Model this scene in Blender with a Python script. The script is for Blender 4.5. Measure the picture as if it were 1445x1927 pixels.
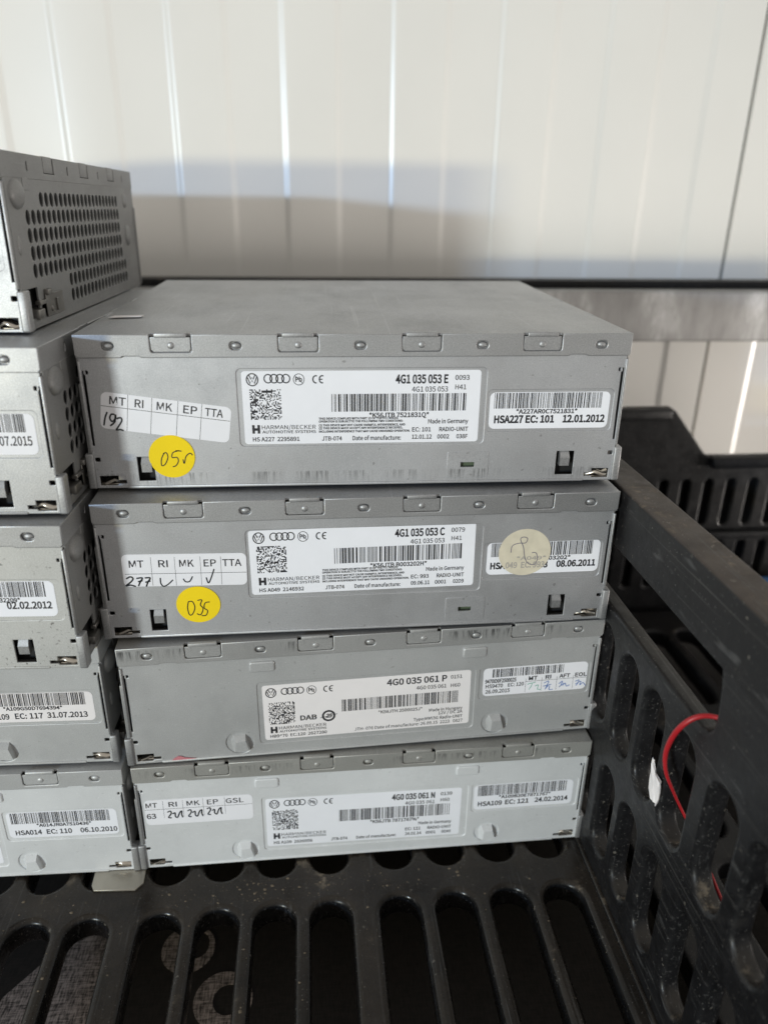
import bpy, bmesh, math, random, os
from mathutils import Matrix, Vector

# ------------------------------------------------------------------ clear
for o in list(bpy.data.objects):
    bpy.data.objects.remove(o)
S = bpy.context.scene
COL = S.collection
MM = 0.001

# ------------------------------------------------------------------ camera
PITCH, ROLL, YAW = 0.40275, 0.01363, 0.08122
cam_d = bpy.data.cameras.new("camera")
cam = bpy.data.objects.new("camera", cam_d)
COL.objects.link(cam)
fw = Vector((math.sin(YAW) * math.cos(PITCH), math.cos(YAW) * math.cos(PITCH), -math.sin(PITCH)))
r0 = Vector((math.cos(YAW), -math.sin(YAW), 0))
u0 = r0.cross(fw)
rt = math.cos(ROLL) * r0 + math.sin(ROLL) * u0
up = -math.sin(ROLL) * r0 + math.cos(ROLL) * u0
m3 = Matrix((rt, up, -fw)).transposed()
cam.matrix_world = Matrix.Translation(Vector((-11.558, -243.784, 251.365)) * MM) @ m3.to_4x4()
cam_d.sensor_fit = 'VERTICAL'
cam_d.sensor_height = 9.8
cam_d.sensor_width = 7.35
cam_d.lens = 1415.07 / 1927 * 9.8
cam_d.clip_start = 0.01
cam_d.clip_end = 50
cam_d.dof.use_dof = True
cam_d.dof.focus_distance = 0.266
cam_d.dof.aperture_fstop = 2.3
S.camera = cam

# ------------------------------------------------------------------ world and lamps
W = bpy.data.worlds.new("World")
S.world = W
W.use_nodes = True
bgn = W.node_tree.nodes["Background"]
bgn.inputs[0].default_value = (1.0, 0.955, 0.89, 1)
bgn.inputs[1].default_value = 0.47


def lamp(name, az, el, dist, sx, sy, power, col, target=(0, 150, 200)):
    l = bpy.data.lights.new(name, 'AREA')
    l.shape = 'RECTANGLE'
    l.size, l.size_y = sx, sy
    l.energy = power
    l.color = col
    o = bpy.data.objects.new(name, l)
    COL.objects.link(o)
    d = Vector((-math.sin(az) * math.cos(el), -math.cos(az) * math.cos(el), math.sin(el)))
    o.location = Vector(target) * MM + d * dist
    o.rotation_euler = d.to_track_quat('Z', 'Y').to_euler()
    return o


AZ = math.radians(34.5)
lamp("doorway_sky_lamp", AZ, math.radians(4.8), 3.0, 0.30, 0.07, 34.5, (0.50, 0.71, 1.0))
lamp("doorway_ground_lamp", AZ, math.radians(0.1), 3.0, 0.30, 0.07, 28.5, (1.0, 0.89, 0.54))
# unseen fill lamp, added at the right to brighten the wall below the beam
side = lamp("wall_fill_lamp", 0, 0, 1.0, 0.45, 0.30, 0.8, (1.0, 0.93, 0.86))
side.data.spread = math.radians(45)
side.location = Vector((1100, -50, -40)) * MM
side.rotation_euler = (side.location - Vector((270, 300, 50)) * MM).to_track_quat('Z', 'Y').to_euler()

S.view_settings.view_transform = 'Standard'
S.view_settings.look = 'None'
S.view_settings.exposure = 0
S.view_settings.gamma = 1
S.render.engine = 'CYCLES'


# ------------------------------------------------------------------ materials
def new_mat(name):
    m = bpy.data.materials.new(name)
    m.use_nodes = True
    nt = m.node_tree
    return m, nt, nt.nodes["Principled BSDF"]


def N(nt, t, **kw):
    n = nt.nodes.new(t)
    for k, v in kw.items():
        if k in n.inputs:
            n.inputs[k].default_value = v
        else:
            setattr(n, k, v)
    return n


def ramp(nt, fac, stops):
    r = nt.nodes.new("ShaderNodeValToRGB")
    e = r.color_ramp.elements
    e[0].position, e[0].color = stops[0][0], (*stops[0][1], 1)
    e[1].position, e[1].color = stops[-1][0], (*stops[-1][1], 1)
    for p, c in stops[1:-1]:
        k = e.new(p)
        k.color = (*c, 1)
    nt.links.new(fac, r.inputs[0])
    return r.outputs[0]


def mixc(nt, fac, a, b, mode='MIX'):
    n = nt.nodes.new("ShaderNodeMix")
    n.data_type = 'RGBA'
    n.blend_type = mode
    for i, v in ((0, fac), (6, a), (7, b)):
        if hasattr(v, "is_linked"):
            nt.links.new(v, n.inputs[i])
        else:
            n.inputs[i].default_value = v if i == 0 else (*v, 1)
    return n.outputs[2]


def coords(nt, scale=(1, 1, 1), out="Object", loc=(0, 0, 0)):
    t = nt.nodes.new("ShaderNodeTexCoord")
    m = nt.nodes.new("ShaderNodeMapping")
    m.inputs["Scale"].default_value = scale
    m.inputs["Location"].default_value = loc
    nt.links.new(t.outputs[out], m.inputs[0])
    return m.outputs[0]


def noise(nt, vec, scale, detail=3, rough=0.55):
    n = N(nt, "ShaderNodeTexNoise", Scale=scale, Detail=detail, Roughness=rough)
    nt.links.new(vec, n.inputs["Vector"])
    return n.outputs["Fac"]


def bump(nt, b, h, strength, dist):
    n = N(nt, "ShaderNodeBump", Strength=strength, Distance=dist)
    nt.links.new(h, n.inputs["Height"])
    nt.links.new(n.outputs[0], b.inputs["Normal"])


def steel(name, col=(0.445, 0.447, 0.452), rough=0.46, grain=0.5, specks=0.0, smear=None, metallic=0.75, seed=0.0):
    m, nt, b = new_mat(name)
    v = coords(nt, loc=(seed, seed * .7, seed * .3))
    big = noise(nt, v, 28, 4)
    fine = noise(nt, v, 2600, 2)
    c = ramp(nt, big, [(0.3, tuple(x * 0.90 for x in col)), (0.7, tuple(min(1, x * 1.06) for x in col))])
    sm = noise(nt, coords(nt, (30, 14, 30), loc=(seed * 3, 1, seed)), 1.0, 6, 0.72)
    c = mixc(nt, ramp(nt, sm, [(0.50, (0, 0, 0)), (0.68, (.4, .4, .4))]), c, tuple(x * .72 for x in col))
    c = mixc(nt, grain * .8, c, ramp(nt, fine, [(0.3, (0.30, 0.30, 0.30)), (0.72, (0.78, 0.78, 0.78))]), 'OVERLAY')
    # faint scuffs: long thin scratches in two directions
    sv = coords(nt, (240, 240, 1500), loc=(seed, 0, seed))
    sc = noise(nt, sv, 1.0, 2)
    c = mixc(nt, ramp(nt, sc, [(0.68, (0, 0, 0)), (0.74, (0.35, 0.35, 0.35))]), c, tuple(x * 1.25 for x in col))
    tiny = noise(nt, coords(nt, loc=(seed, 2, 1)), 520, 1)
    c = mixc(nt, ramp(nt, tiny, [(0.755, (0, 0, 0)), (0.78, (.5 * min(1, metallic + .1),) * 3)]), c, (0.16, 0.15, 0.14))
    lg = noise(nt, coords(nt, (900, 14, 900), loc=(seed, 0, 4)), 1.0, 2, 0.6)
    c = mixc(nt, ramp(nt, lg, [(0.66, (0, 0, 0)), (0.73, (.45, .45, .45))]), c, tuple(x * 1.3 for x in col))
    if specks:
        s = noise(nt, v, 900, 1)
        patch = noise(nt, v, 45, 2)
        a = ramp(nt, s, [(0.66, (0, 0, 0)), (0.71, (1, 1, 1))])
        pm = ramp(nt, patch, [(0.45, (0, 0, 0)), (0.6, (specks, specks, specks))])
        c = mixc(nt, mixc(nt, 1.0, a, pm, 'MULTIPLY'), c, (0.13, 0.12, 0.11))
    if smear:
        # rubbed grey dirt, vertical ticks hanging from one height band
        z0, z1, amt = smear
        tv = coords(nt, (1100, 1100, 90), loc=(seed, 0, 0))
        t = noise(nt, tv, 1.0, 2, 0.7)
        along = noise(nt, coords(nt, (40, 40, 5), loc=(seed * 2, 0, 0)), 1.0, 2)
        sep = nt.nodes.new("ShaderNodeSeparateXYZ")
        nt.links.new(coords(nt), sep.inputs[0])
        mr = N(nt, "ShaderNodeMapRange")
        mr.inputs[1].default_value = z0 * MM
        mr.inputs[2].default_value = z1 * MM
        nt.links.new(sep.outputs[2], mr.inputs[0])
        band = ramp(nt, mr.outputs[0], [(0.0, (0, 0, 0)), (0.75, (1, 1, 1)), (0.9, (1, 1, 1)), (1.0, (0, 0, 0))])
        tk = ramp(nt, t, [(0.46, (0, 0, 0)), (0.62, (amt, amt, amt))])
        al = ramp(nt, along, [(0.42, (0, 0, 0)), (0.55, (1, 1, 1))])
        f = mixc(nt, 1.0, mixc(nt, 1.0, band, tk, 'MULTIPLY'), al, 'MULTIPLY')
        c = mixc(nt, f, c, (0.09, 0.09, 0.09))
    nt.links.new(c, b.inputs["Base Color"])
    b.inputs["Metallic"].default_value = metallic
    rr = ramp(nt, sm, [(0.35, (rough - .06,) * 3), (0.68, (rough + .14,) * 3)])
    nt.links.new(rr, b.inputs["Roughness"])
    bump(nt, b, fine, grain, 0.00004)
    return m


def flat(name, col, rough=0.5, metallic=0.0, var=0.06, scale=90, bmp=0.0):
    m, nt, b = new_mat(name)
    v = coords(nt)
    n = noise(nt, v, scale, 4)
    c = ramp(nt, n, [(0.3, tuple(x * (1 - var) for x in col)), (0.7, tuple(min(1, x * (1 + var)) for x in col))])
    nt.links.new(c, b.inputs["Base Color"])
    b.inputs["Roughness"].default_value = rough
    b.inputs["Metallic"].default_value = metallic
    if bmp:
        bump(nt, b, noise(nt, v, scale * 12, 3), bmp, 0.0001)
    return m


def plastic(name, base=(0.0095, 0.0095, 0.0105), dust=(0.09, 0.076, 0.06), amount=0.4, rough=0.40, scr=0.35):
    m, nt, b = new_mat(name)
    v = coords(nt)
    big = noise(nt, v, 22, 5, 0.65)
    mid = noise(nt, v, 160, 4, 0.7)
    spk = noise(nt, v, 1300, 1)
    c = ramp(nt, mid, [(0.3, tuple(x * .75 for x in base)), (0.75, tuple(x * 1.35 for x in base))])
    # dust lies on faces that look up
    geo = nt.nodes.new("ShaderNodeNewGeometry")
    sep = nt.nodes.new("ShaderNodeSeparateXYZ")
    nt.links.new(geo.outputs["Normal"], sep.inputs[0])
    upf = ramp(nt, sep.outputs[2], [(0.45, (0.03, 0.03, 0.03)), (0.95, (1, 1, 1))])
    dm = ramp(nt, big, [(0.34, (0.15 * amount,) * 3), (0.72, (amount,) * 3)])
    c = mixc(nt, mixc(nt, 1.0, upf, dm, 'MULTIPLY'), c, dust)
    cake = mixc(nt, 1.0, ramp(nt, big, [(0.55, (0, 0, 0)), (0.66, (1, 1, 1))]), ramp(nt, mid, [(0.54, (0, 0, 0)), (0.62, (.7, .7, .7))]), 'MULTIPLY')
    c = mixc(nt, mixc(nt, 1.0, cake, upf, 'MULTIPLY'), c, (0.27, 0.22, 0.16))
    c = mixc(nt, ramp(nt, spk, [(0.715, (0, 0, 0)), (0.75, (scr, scr, scr))]), c, (0.34, 0.33, 0.31))
    spk2 = noise(nt, v, 420, 2)
    c = mixc(nt, ramp(nt, spk2, [(0.70, (0, 0, 0)), (0.74, (scr * 1.3,) * 3)]), c, (0.22, 0.20, 0.17))
    # scratches running along the crate
    sc = noise(nt, coords(nt, (700, 9, 900)), 1.0, 2, 0.6)
    sc2 = noise(nt, coords(nt, (900, 40, 160), loc=(3, 1, 2)), 1.0, 2, 0.6)
    c = mixc(nt, ramp(nt, sc, [(0.62, (0, 0, 0)), (0.70, (scr, scr, scr))]), c, (0.12, 0.115, 0.11))
    c = mixc(nt, ramp(nt, sc2, [(0.64, (0, 0, 0)), (0.71, (scr, scr, scr))]), c, (0.10, 0.10, 0.10))
    nt.links.new(c, b.inputs["Base Color"])
    r = ramp(nt, mid, [(0.3, (rough - .1,) * 3), (0.7, (rough + .12,) * 3)])
    nt.links.new(r, b.inputs["Roughness"])
    b.inputs["Specular IOR Level"].default_value = 0.27
    bump(nt, b, mid, 0.25, 0.0004)
    return m


M = {}
M['steel'] = steel('zinc_steel')
M['steel_body'] = steel('zinc_steel_body', (0.54, 0.545, 0.56), 0.52, 0.35, seed=.4)
M['steel_lower'] = steel('zinc_steel_lower', (0.57, 0.575, 0.575), 0.48, 0.3, seed=1.3, metallic=.45)
M['steel_pale'] = steel('pale_zinc_steel', (0.77, 0.785, 0.795), 0.46, 0.3, seed=1.9, metallic=.2)
M['steel_scuffed'] = steel('zinc_steel_scuffed', (0.54, 0.545, 0.56), 0.52, 0.35, smear=(0.2, 5.5, 0.6), seed=2.1)
M['steel_smeared'] = steel('zinc_steel_smeared', (0.46, 0.46, 0.455), 0.44, 0.35, smear=(46.0, 51.0, 0.9), seed=3.4, metallic=.5)
M['steel_smeared_light'] = steel('zinc_steel_lightly_smeared', (0.45, 0.445, 0.42), 0.44, 0.35, smear=(46.0, 50.5, 0.5), seed=5.4, metallic=.45)
M['steel_speck'] = steel('zinc_steel_specked', (0.55, 0.55, 0.535), 0.5, 0.35, specks=0.9, seed=4.2, metallic=.5)
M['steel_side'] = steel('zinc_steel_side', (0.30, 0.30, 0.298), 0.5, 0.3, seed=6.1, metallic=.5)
M['nickel'] = flat('nickel_spring', (0.62, 0.57, 0.50), 0.28, 1.0, 0.12)
M['gunmetal'] = flat('dull_latch_steel', (0.24, 0.23, 0.215), 0.38, 0.9, 0.2)
M['dark'] = flat('dark_interior', (0.012, 0.012, 0.012), 0.7)
M['circuit'] = flat('circuit_board', (0.10, 0.13, 0.08), 0.5)
M['paper_cool'] = flat('label_paper_cool', (0.92, 0.93, 0.98), 0.42, 0, 0.02)
M['paper_warm'] = flat('label_paper_warm', (0.90, 0.865, 0.865), 0.45, 0, 0.02)
M['paper_white'] = flat('label_paper_white', (0.90, 0.90, 0.94), 0.45, 0, 0.02)
M['ink'] = flat('printed_ink', (0.022, 0.022, 0.026), 0.5)
M['ink_grey'] = flat('printed_grey_ink', (0.07, 0.07, 0.075), 0.5)
M['ink_faint'] = flat('printed_faint_ink', (0.42, 0.39, 0.35), 0.6)
M['pen'] = flat('black_pen', (0.012, 0.016, 0.02), 0.4)
M['pen_grey'] = flat('grey_pen', (0.20, 0.18, 0.22), 0.5)
M['pen_blue'] = flat('blue_pen', (0.07, 0.18, 0.50), 0.5)
M['pen_green'] = flat('green_pen', (0.10, 0.42, 0.30), 0.5)
M['yellow'] = flat('yellow_sticker', (0.98, 0.72, 0.002), 0.75, 0, 0.02)
M['cream'] = flat('cream_sticker', (0.70, 0.64, 0.50), 0.6, 0, 0.08, 260)
M['pink'] = flat('pink_marker', (0.58, 0.22, 0.25), 0.5)
M['crate'] = plastic('black_crate_plastic')
M['crate_base'] = plastic('dusty_crate_plastic', (0.0095, 0.0092, 0.009), (0.075, 0.060, 0.046), 0.6, 0.27)
M['crate_rim'] = plastic('worn_rim_plastic', (0.011, 0.011, 0.012), (0.105, 0.082, 0.066), 1.0, 0.5, 0.5)
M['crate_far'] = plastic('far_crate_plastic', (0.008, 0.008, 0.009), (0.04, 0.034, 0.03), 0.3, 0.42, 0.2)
M['wall'] = flat('cream_white_wall_paint', (0.815, 0.80, 0.765), 0.27, 0, 0.025, 9)
M['seam'] = flat('panel_seam_filler', (0.10, 0.10, 0.09), 0.8)
M['red'] = flat('red_cable_sheath', (0.42, 0.016, 0.022), 0.4)
M['blue'] = flat('blue_strap', (0.02, 0.10, 0.28), 0.5)


def beam_mat():
    m, nt, b = new_mat('galvanised_beam')
    v = coords(nt, (60, 60, 18))
    n = noise(nt, v, 1.0, 5, 0.7)
    c = ramp(nt, n, [(0.30, (0.26, 0.255, 0.25)), (0.55, (0.36, 0.355, 0.35)), (0.70, (0.56, 0.56, 0.56))])
    nt.links.new(c, b.inputs["Base Color"])
    b.inputs["Metallic"].default_value = 0.55
    b.inputs["Roughness"].default_value = 0.5
    return m


def board_mat(name, lo, hi, scale=1.0):
    m, nt, b = new_mat(name)
    a = noise(nt, coords(nt, (160, 1400, 100)), 1.0, 3, 0.7)
    d = noise(nt, coords(nt, (1500, 260, 100)), 1.0, 2, 0.6)
    f = mixc(nt, 0.5, a, d)
    c = ramp(nt, f, [(0.40, lo), (0.60, hi)])
    nt.links.new(c, b.inputs["Base Color"])
    b.inputs["Roughness"].default_value = 0.85
    return m


M['beam'] = beam_mat()
M['board'] = board_mat('dark_board', (0.010, 0.0085, 0.008), (0.022, 0.018, 0.017))
M['board_mark'] = board_mat('pale_board_mark', (0.05, 0.043, 0.042), (0.42, 0.36, 0.34))
M['tin'] = flat('tinplate', (0.44, 0.41, 0.35), 0.42, 0.7, 0.1)


# ------------------------------------------------------------------ geometry helpers (millimetres in, metres out)
class Geo:
    def __init__(self):
        self.v, self.f, self.smooth = [], [], []

    def add(self, vs, fs, smooth=False):
        k = len(self.v)
        self.v += [tuple(p) for p in vs]
        self.f += [tuple(i + k for i in q) for q in fs]
        self.smooth += [smooth] * len(fs)
        return self

    def box(self, x0, x1, y0, y1, z0, z1, bev=0.0, seg=1):
        bm = bmesh.new()
        bmesh.ops.create_cube(bm, size=1)
        for q in bm.verts:
            q.co = Vector(((x0 + x1) / 2 + q.co.x * (x1 - x0), (y0 + y1) / 2 + q.co.y * (y1 - y0), (z0 + z1) / 2 + q.co.z * (z1 - z0)))
        if bev:
            bmesh.ops.bevel(bm, geom=bm.edges[:], offset=bev, segments=seg, affect='EDGES', profile=0.5)
        bm.verts.index_update()
        self.add([q.co for q in bm.verts], [[w.index for w in f.verts] for f in bm.faces], bool(bev) and seg > 1)
        bm.free()
        return self

    def mesh(self, m, fn, smooth=False):
        self.add([fn(q.co) for q in m.vertices], [list(q.vertices) for q in m.polygons], smooth)
        bpy.data.meshes.remove(m)
        return self

    def dome(self, c, rx, rz, h, axis='front', n=16, rings=5):
        vs, fs = [], []
        for i in range(rings):
            t = i / rings * math.pi / 2
            for j in range(n):
                a = 2 * math.pi * j / n
                vs.append((math.cos(t) * rx * math.cos(a), math.cos(t) * rz * math.sin(a), h * math.sin(t)))
        vs.append((0, 0, h))
        for i in range(rings - 1):
            for j in range(n):
                fs.append((i * n + j, i * n + (j + 1) % n, (i + 1) * n + (j + 1) % n, (i + 1) * n + j))
        for j in range(n):
            fs.append(((rings - 1) * n + j, (rings - 1) * n + (j + 1) % n, rings * n))
        if axis == 'front':
            vs = [(c[0] + x, c[1] - z, c[2] + y) for x, y, z in vs]
        elif axis == 'side':
            vs = [(c[0] + z, c[1] + x, c[2] + y) for x, y, z in vs]
        return self.add(vs, fs, True)

    def build(self, name, sharp=None):
        me = bpy.data.meshes.new(name)
        me.from_pydata([(x * MM, y * MM, z * MM) for x, y, z in self.v], [], self.f)
        me.polygons.foreach_set('use_smooth', self.smooth)
        me.update()
        if sharp:
            me.polygons.foreach_set('use_smooth', [True] * len(me.polygons))
            me.set_sharp_from_angle(angle=math.radians(sharp))
        return me


FRONT = lambda y: (lambda q: (q.x, y - q.z, q.y))
SIDE = lambda x: (lambda q: (x + q.z, q.x, q.y))
TOP = lambda z: (lambda q: (q.x, q.y, z + q.z))


def area2(pts):
    return sum(a[0] * b[1] - b[0] * a[1] for a, b in zip(pts, pts[1:] + pts[:1]))


def plate(outer, holes, thick, bev=0.0, res=1):
    """Flat sheet with holes, centred on z = 0, rounded edges kept inside the outline."""
    cu = bpy.data.curves.new('outline', 'CURVE')
    cu.dimensions = '2D'
    cu.fill_mode = 'BOTH'
    for k, pts in enumerate([outer] + holes):
        pts = [tuple(q) for q in pts]
        if (area2(pts) > 0) != (k == 0):
            pts = pts[::-1]
        s = cu.splines.new('POLY')
        s.points.add(len(pts) - 1)
        for p, q in zip(s.points, pts):
            p.co = (q[0], q[1], 0, 1)
        s.use_cyclic_u = True
    cu.extrude = max(1e-4, thick / 2 - bev)
    cu.bevel_depth = bev
    cu.bevel_resolution = res
    cu.offset = -bev
    ob = bpy.data.objects.new('outline', cu)
    me = bpy.data.meshes.new_from_object(ob)
    bpy.data.objects.remove(ob)
    bpy.data.curves.remove(cu)
    return me


def rect(x0, x1, y0, y1):
    return [(x0, y0), (x1, y0), (x1, y1), (x0, y1)]


def rrect(x0, x1, y0, y1, r, n=5):
    r = min(r, (x1 - x0) / 2 - 1e-4, (y1 - y0) / 2 - 1e-4)
    out = []
    for cx, cy, a0 in ((x1 - r, y0 + r, -90), (x1 - r, y1 - r, 0), (x0 + r, y1 - r, 90), (x0 + r, y0 + r, 180)):
        for i in range(n + 1):
            a = math.radians(a0 + 90 * i / n)
            out.append((cx + r * math.cos(a), cy + r * math.sin(a)))
    return out


def ellipse(cx, cy, rx, ry, n=24):
    return [(cx + rx * math.cos(2 * math.pi * i / n), cy + ry * math.sin(2 * math.pi * i / n)) for i in range(n)]


def ob(name, me, mat, parent=None, loc=(0, 0, 0), rot=(0, 0, 0), kind=None):
    o = bpy.data.objects.new(name, me)
    COL.objects.link(o)
    if me is not None:
        if not me.materials:
            me.materials.append(mat)
        o.material_slots[0].link = 'OBJECT'
        o.material_slots[0].material = mat
    o.location = Vector(loc) * MM
    o.rotation_euler = rot
    o.parent = parent
    if kind:
        o['kind'] = kind
    return o


def tag(o, label, cat, group=None):
    o['label'] = label
    o['category'] = cat
    if group:
        o['group'] = group
    return o


# ------------------------------------------------------------------ flat print: lettering, bars, strokes
try:      # Blender's own interface face, shipped with the program; the built-in one otherwise
    FACE = bpy.data.fonts.load(os.path.join(bpy.utils.resource_path('LOCAL'), 'datafiles', 'fonts', 'Noto Sans CJK Regular.woff2'))
except Exception:
    FACE = None


def text_mesh(s, bold=0.0):
    cu = bpy.data.curves.new('lettering', 'FONT')
    if FACE:
        cu.font = FACE
    cu.body = s
    cu.resolution_u = 3
    cu.offset = bold * 0.7 + 0.005
    o = bpy.data.objects.new('lettering', cu)
    me = bpy.data.meshes.new_from_object(o)
    bpy.data.objects.remove(o)
    bpy.data.curves.remove(cu)
    return me


_h = text_mesh("H")
CAP = max(v.co.y for v in _h.vertices) - min(v.co.y for v in _h.vertices)
bpy.data.meshes.remove(_h)


class Print:
    """Collects flat black artwork in sheet coordinates (x, z in mm)."""

    def __init__(self):
        self.v, self.f = [], []

    def add(self, pts, faces):
        k = len(self.v)
        self.v += pts
        self.f += [tuple(i + k for i in q) for q in faces]

    def text(self, s, x0, x1, z0, cap, bold=0.0, slope=0.0, shear=0.0):
        me = text_mesh(s, bold)
        xs = [v.co.x for v in me.vertices]
        a, b = min(xs), max(xs)
        kx = (x1 - x0) / (b - a)
        kz = cap / CAP
        self.add([(x0 + (v.co.x - a) * kx + shear * v.co.y * kz, z0 + v.co.y * kz + slope * (v.co.x - a) * kx) for v in me.vertices],
                 [tuple(p.vertices) for p in me.polygons])
        bpy.data.meshes.remove(me)

    def quad(self, x0, x1, z0, z1):
        self.add([(x0, z0), (x1, z0), (x1, z1), (x0, z1)], [(0, 1, 2, 3)])

    def line(self, a, b, w):
        self.stroke([a, b], w, smooth=False)

    def stroke(self, pts, w, smooth=True):
        if smooth and len(pts) > 2:
            P = [pts[0]] + pts + [pts[-1]]
            out = []
            for i in range(1, len(P) - 2):
                p0, p1, p2, p3 = P[i - 1], P[i], P[i + 1], P[i + 2]
                for j in range(6):
                    t = j / 6
                    out.append(tuple(0.5 * ((2 * p1[k]) + (-p0[k] + p2[k]) * t + (2 * p0[k] - 5 * p1[k] + 4 * p2[k] - p3[k]) * t * t
                                            + (-p0[k] + 3 * p1[k] - 3 * p2[k] + p3[k]) * t ** 3) for k in (0, 1)))
            out.append(pts[-1])
            pts = out
        L = []
        for i, q in enumerate(pts):
            a, b = pts[max(0, i - 1)], pts[min(len(pts) - 1, i + 1)]
            dx, dz = b[0] - a[0], b[1] - a[1]
            n = math.hypot(dx, dz) or 1
            L.append((q[0] - dz / n * w / 2, q[1] + dx / n * w / 2))
            L.append((q[0] + dz / n * w / 2, q[1] - dx / n * w / 2))
        self.add(L, [(2 * i, 2 * i + 1, 2 * i + 3, 2 * i + 2) for i in range(len(pts) - 1)])

    def ring(self, cx, cz, rx, rz, w, n=28):
        self.stroke(ellipse(cx, cz, rx, rz, n) + [(cx + rx, cz), ], w, smooth=False)

    def bars(self, x0, x1, z0, z1, seed, n=60, wide=2.6):
        rnd = random.Random(seed)
        seq = []
        for i in range(n):
            seq.append((rnd.choice((1, 1, wide)), rnd.choice((1, 1, 1, wide))))
        tot = sum(a + b for a, b in seq) - seq[-1][1]
        k = (x1 - x0) / tot
        x = x0
        for a, b in seq:
            self.quad(x, x + a * k, z0, z1)
            x += (a + b) * k

    def matrix(self, x0, x1, z0, z1, seed, n=26):
        rnd = random.Random(seed)
        dx, dz = (x1 - x0) / n, (z1 - z0) / n
        for j in range(n):
            i = 0
            while i < n:
                if rnd.random() < 0.5:
                    k = i
                    while k < n and rnd.random() < 0.55:
                        k += 1
                    k = max(k, i + 1)
                    self.quad(x0 + i * dx, x0 + k * dx, z0 + j * dz, z0 + (j + 1) * dz)
                    i = k
                i += 1

    def build(self, name, y, piv=(0, 0), rot=0.0, off=(0, 0), layer=0):
        c, s = math.cos(rot), math.sin(rot)
        vs = []
        for x, z in self.v:
            x, z = x - piv[0], z - piv[1]
            vs.append((piv[0] + off[0] + c * x - s * z, y, piv[1] + off[1] + s * x + c * z))
        me = bpy.data.meshes.new(name)
        me.from_pydata([(x * MM, yy * MM, z * MM) for x, yy, z in vs], [], self.f)
        me.update()
        return me


# ------------------------------------------------------------------ radio unit sheet-metal (shared meshes)
H = 51.8          # unit height
HB = 44.4         # lower edge of the lid flange
DEP = 157.0
TABX = (-60.0, -19.9, 20.0, 59.9)
RIVX = (-79.6, -39.8, 0.0, 39.9, 79.7)
STAB = (42.0, 82.0, 120.5)


def lid_mesh():
    g = Geo()
    # front flange: outline walks round the four tab openings and two small steps in its lower edge
    o = [(-90, HB + .9), (-89.2, HB), (-76, HB), (-75.2, HB + .5), (-70.2, HB + .5), (-69.4, HB), (69, HB), (69.8, HB + .5), (74.8, HB + .5), (75.6, HB), (89.2, HB), (90, HB + .9), (90, H)]
    for c in reversed(TABX):
        o += [(c + 6.5, H), (c + 6.5, 46.9)] + [(c + 5.7 + .8 * math.cos(a), 46.9 - .8 * math.sin(a)) for a in (0.5, 1.0, 1.5)]
        o += [(c - 5.7 - .8 * math.cos(a), 46.9 - .8 * math.sin(a)) for a in (1.5, 1.0, 0.5)] + [(c - 6.5, 46.9), (c - 6.5, H)]
    o += [(-90, H)]
    holes = [rrect(x - 1.95, x + 1.95, 46.85, 49.45, 1.25) for x in RIVX]
    g.mesh(plate(o, holes, 0.8, 0.30, 2), FRONT(0.4), True)
    # top sheet with a notch behind every tab
    t = [(-89.6, .4), ]
    for c in TABX:
        t += [(c - 6.5, .4), (c - 6.5, 1.9), (c + 6.5, 1.9), (c + 6.5, .4)]
    t += [(89.6, .4), (89.6, DEP - .4), (-89.6, DEP - .4)]
    g.mesh(plate(t, [], 0.8, 0.0), TOP(H - .42))
    # side flanges with slots and openings for the side tabs
    for s in (-1, 1):
        so = [(.55, HB), (DEP - .3, HB), (DEP - .3, H)]
        for c in reversed(STAB):
            so += [(c + 5.4, H), (c + 5.4, 46.6), (c - 5.4, 46.6), (c - 5.4, H)]
        so += [(.55, H)]
        hs = [rrect(y - .7, y + .7, 46.8, 49.6, .6) for y in (22, 62, 101, 139)]
        g.mesh(plate(so, hs, 0.8, 0.30, 2), SIDE(s * 89.6), True)
        g.box(*sorted((s * 88.9, s * 88.5)), 1.4, DEP - 1, HB + .2, H - 1.2)
        for c in STAB:   # rolled tops of the side tabs
            g.box(*sorted((s * 88.8, s * 89.85)), c - 4.4, c + 4.4, H - 5, H + .15, 0.25, 2)
    g.box(-88, 88, 1.0, 1.3, HB + .2, H - 1.6)       # inner fold behind the front flange
    g.box(-89.9, 89.9, DEP - .8, DEP - .02, HB, H - .35, .2)
    return g.build('lid', 40)


def tab_mesh():
    g = Geo()
    o = [(-6.2, 47.0), (-5.5, 46.25), (5.5, 46.25), (6.2, 47.0), (6.2, 50.9), (-6.2, 50.9)]
    g.mesh(plate(o, [], 0.5, 0.15, 1), FRONT(0.55), True)
    g.box(-5.1, 5.1, .12, 1.9, 50.7, H + .45, 0.38, 3)
    g.dome((0, .34, 48.3), 1.15, 1.15, .5)
    return g.build('tab', 40)


def rivet_mesh():
    g = Geo()
    g.dome((.15, .95, 0), 1.6, 1.12, 0.95, n=18)
    return g.build('rivet')


POCK_A = [(-40.3, 42.2, 14.3, 40.6), (42.9, 86.4, 18.4, 33.0)]
POCK_B = [(-42.0, 41.0, 5.2, 33.2), (42.6, 87.0, 18.2, 33.0)]


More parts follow.
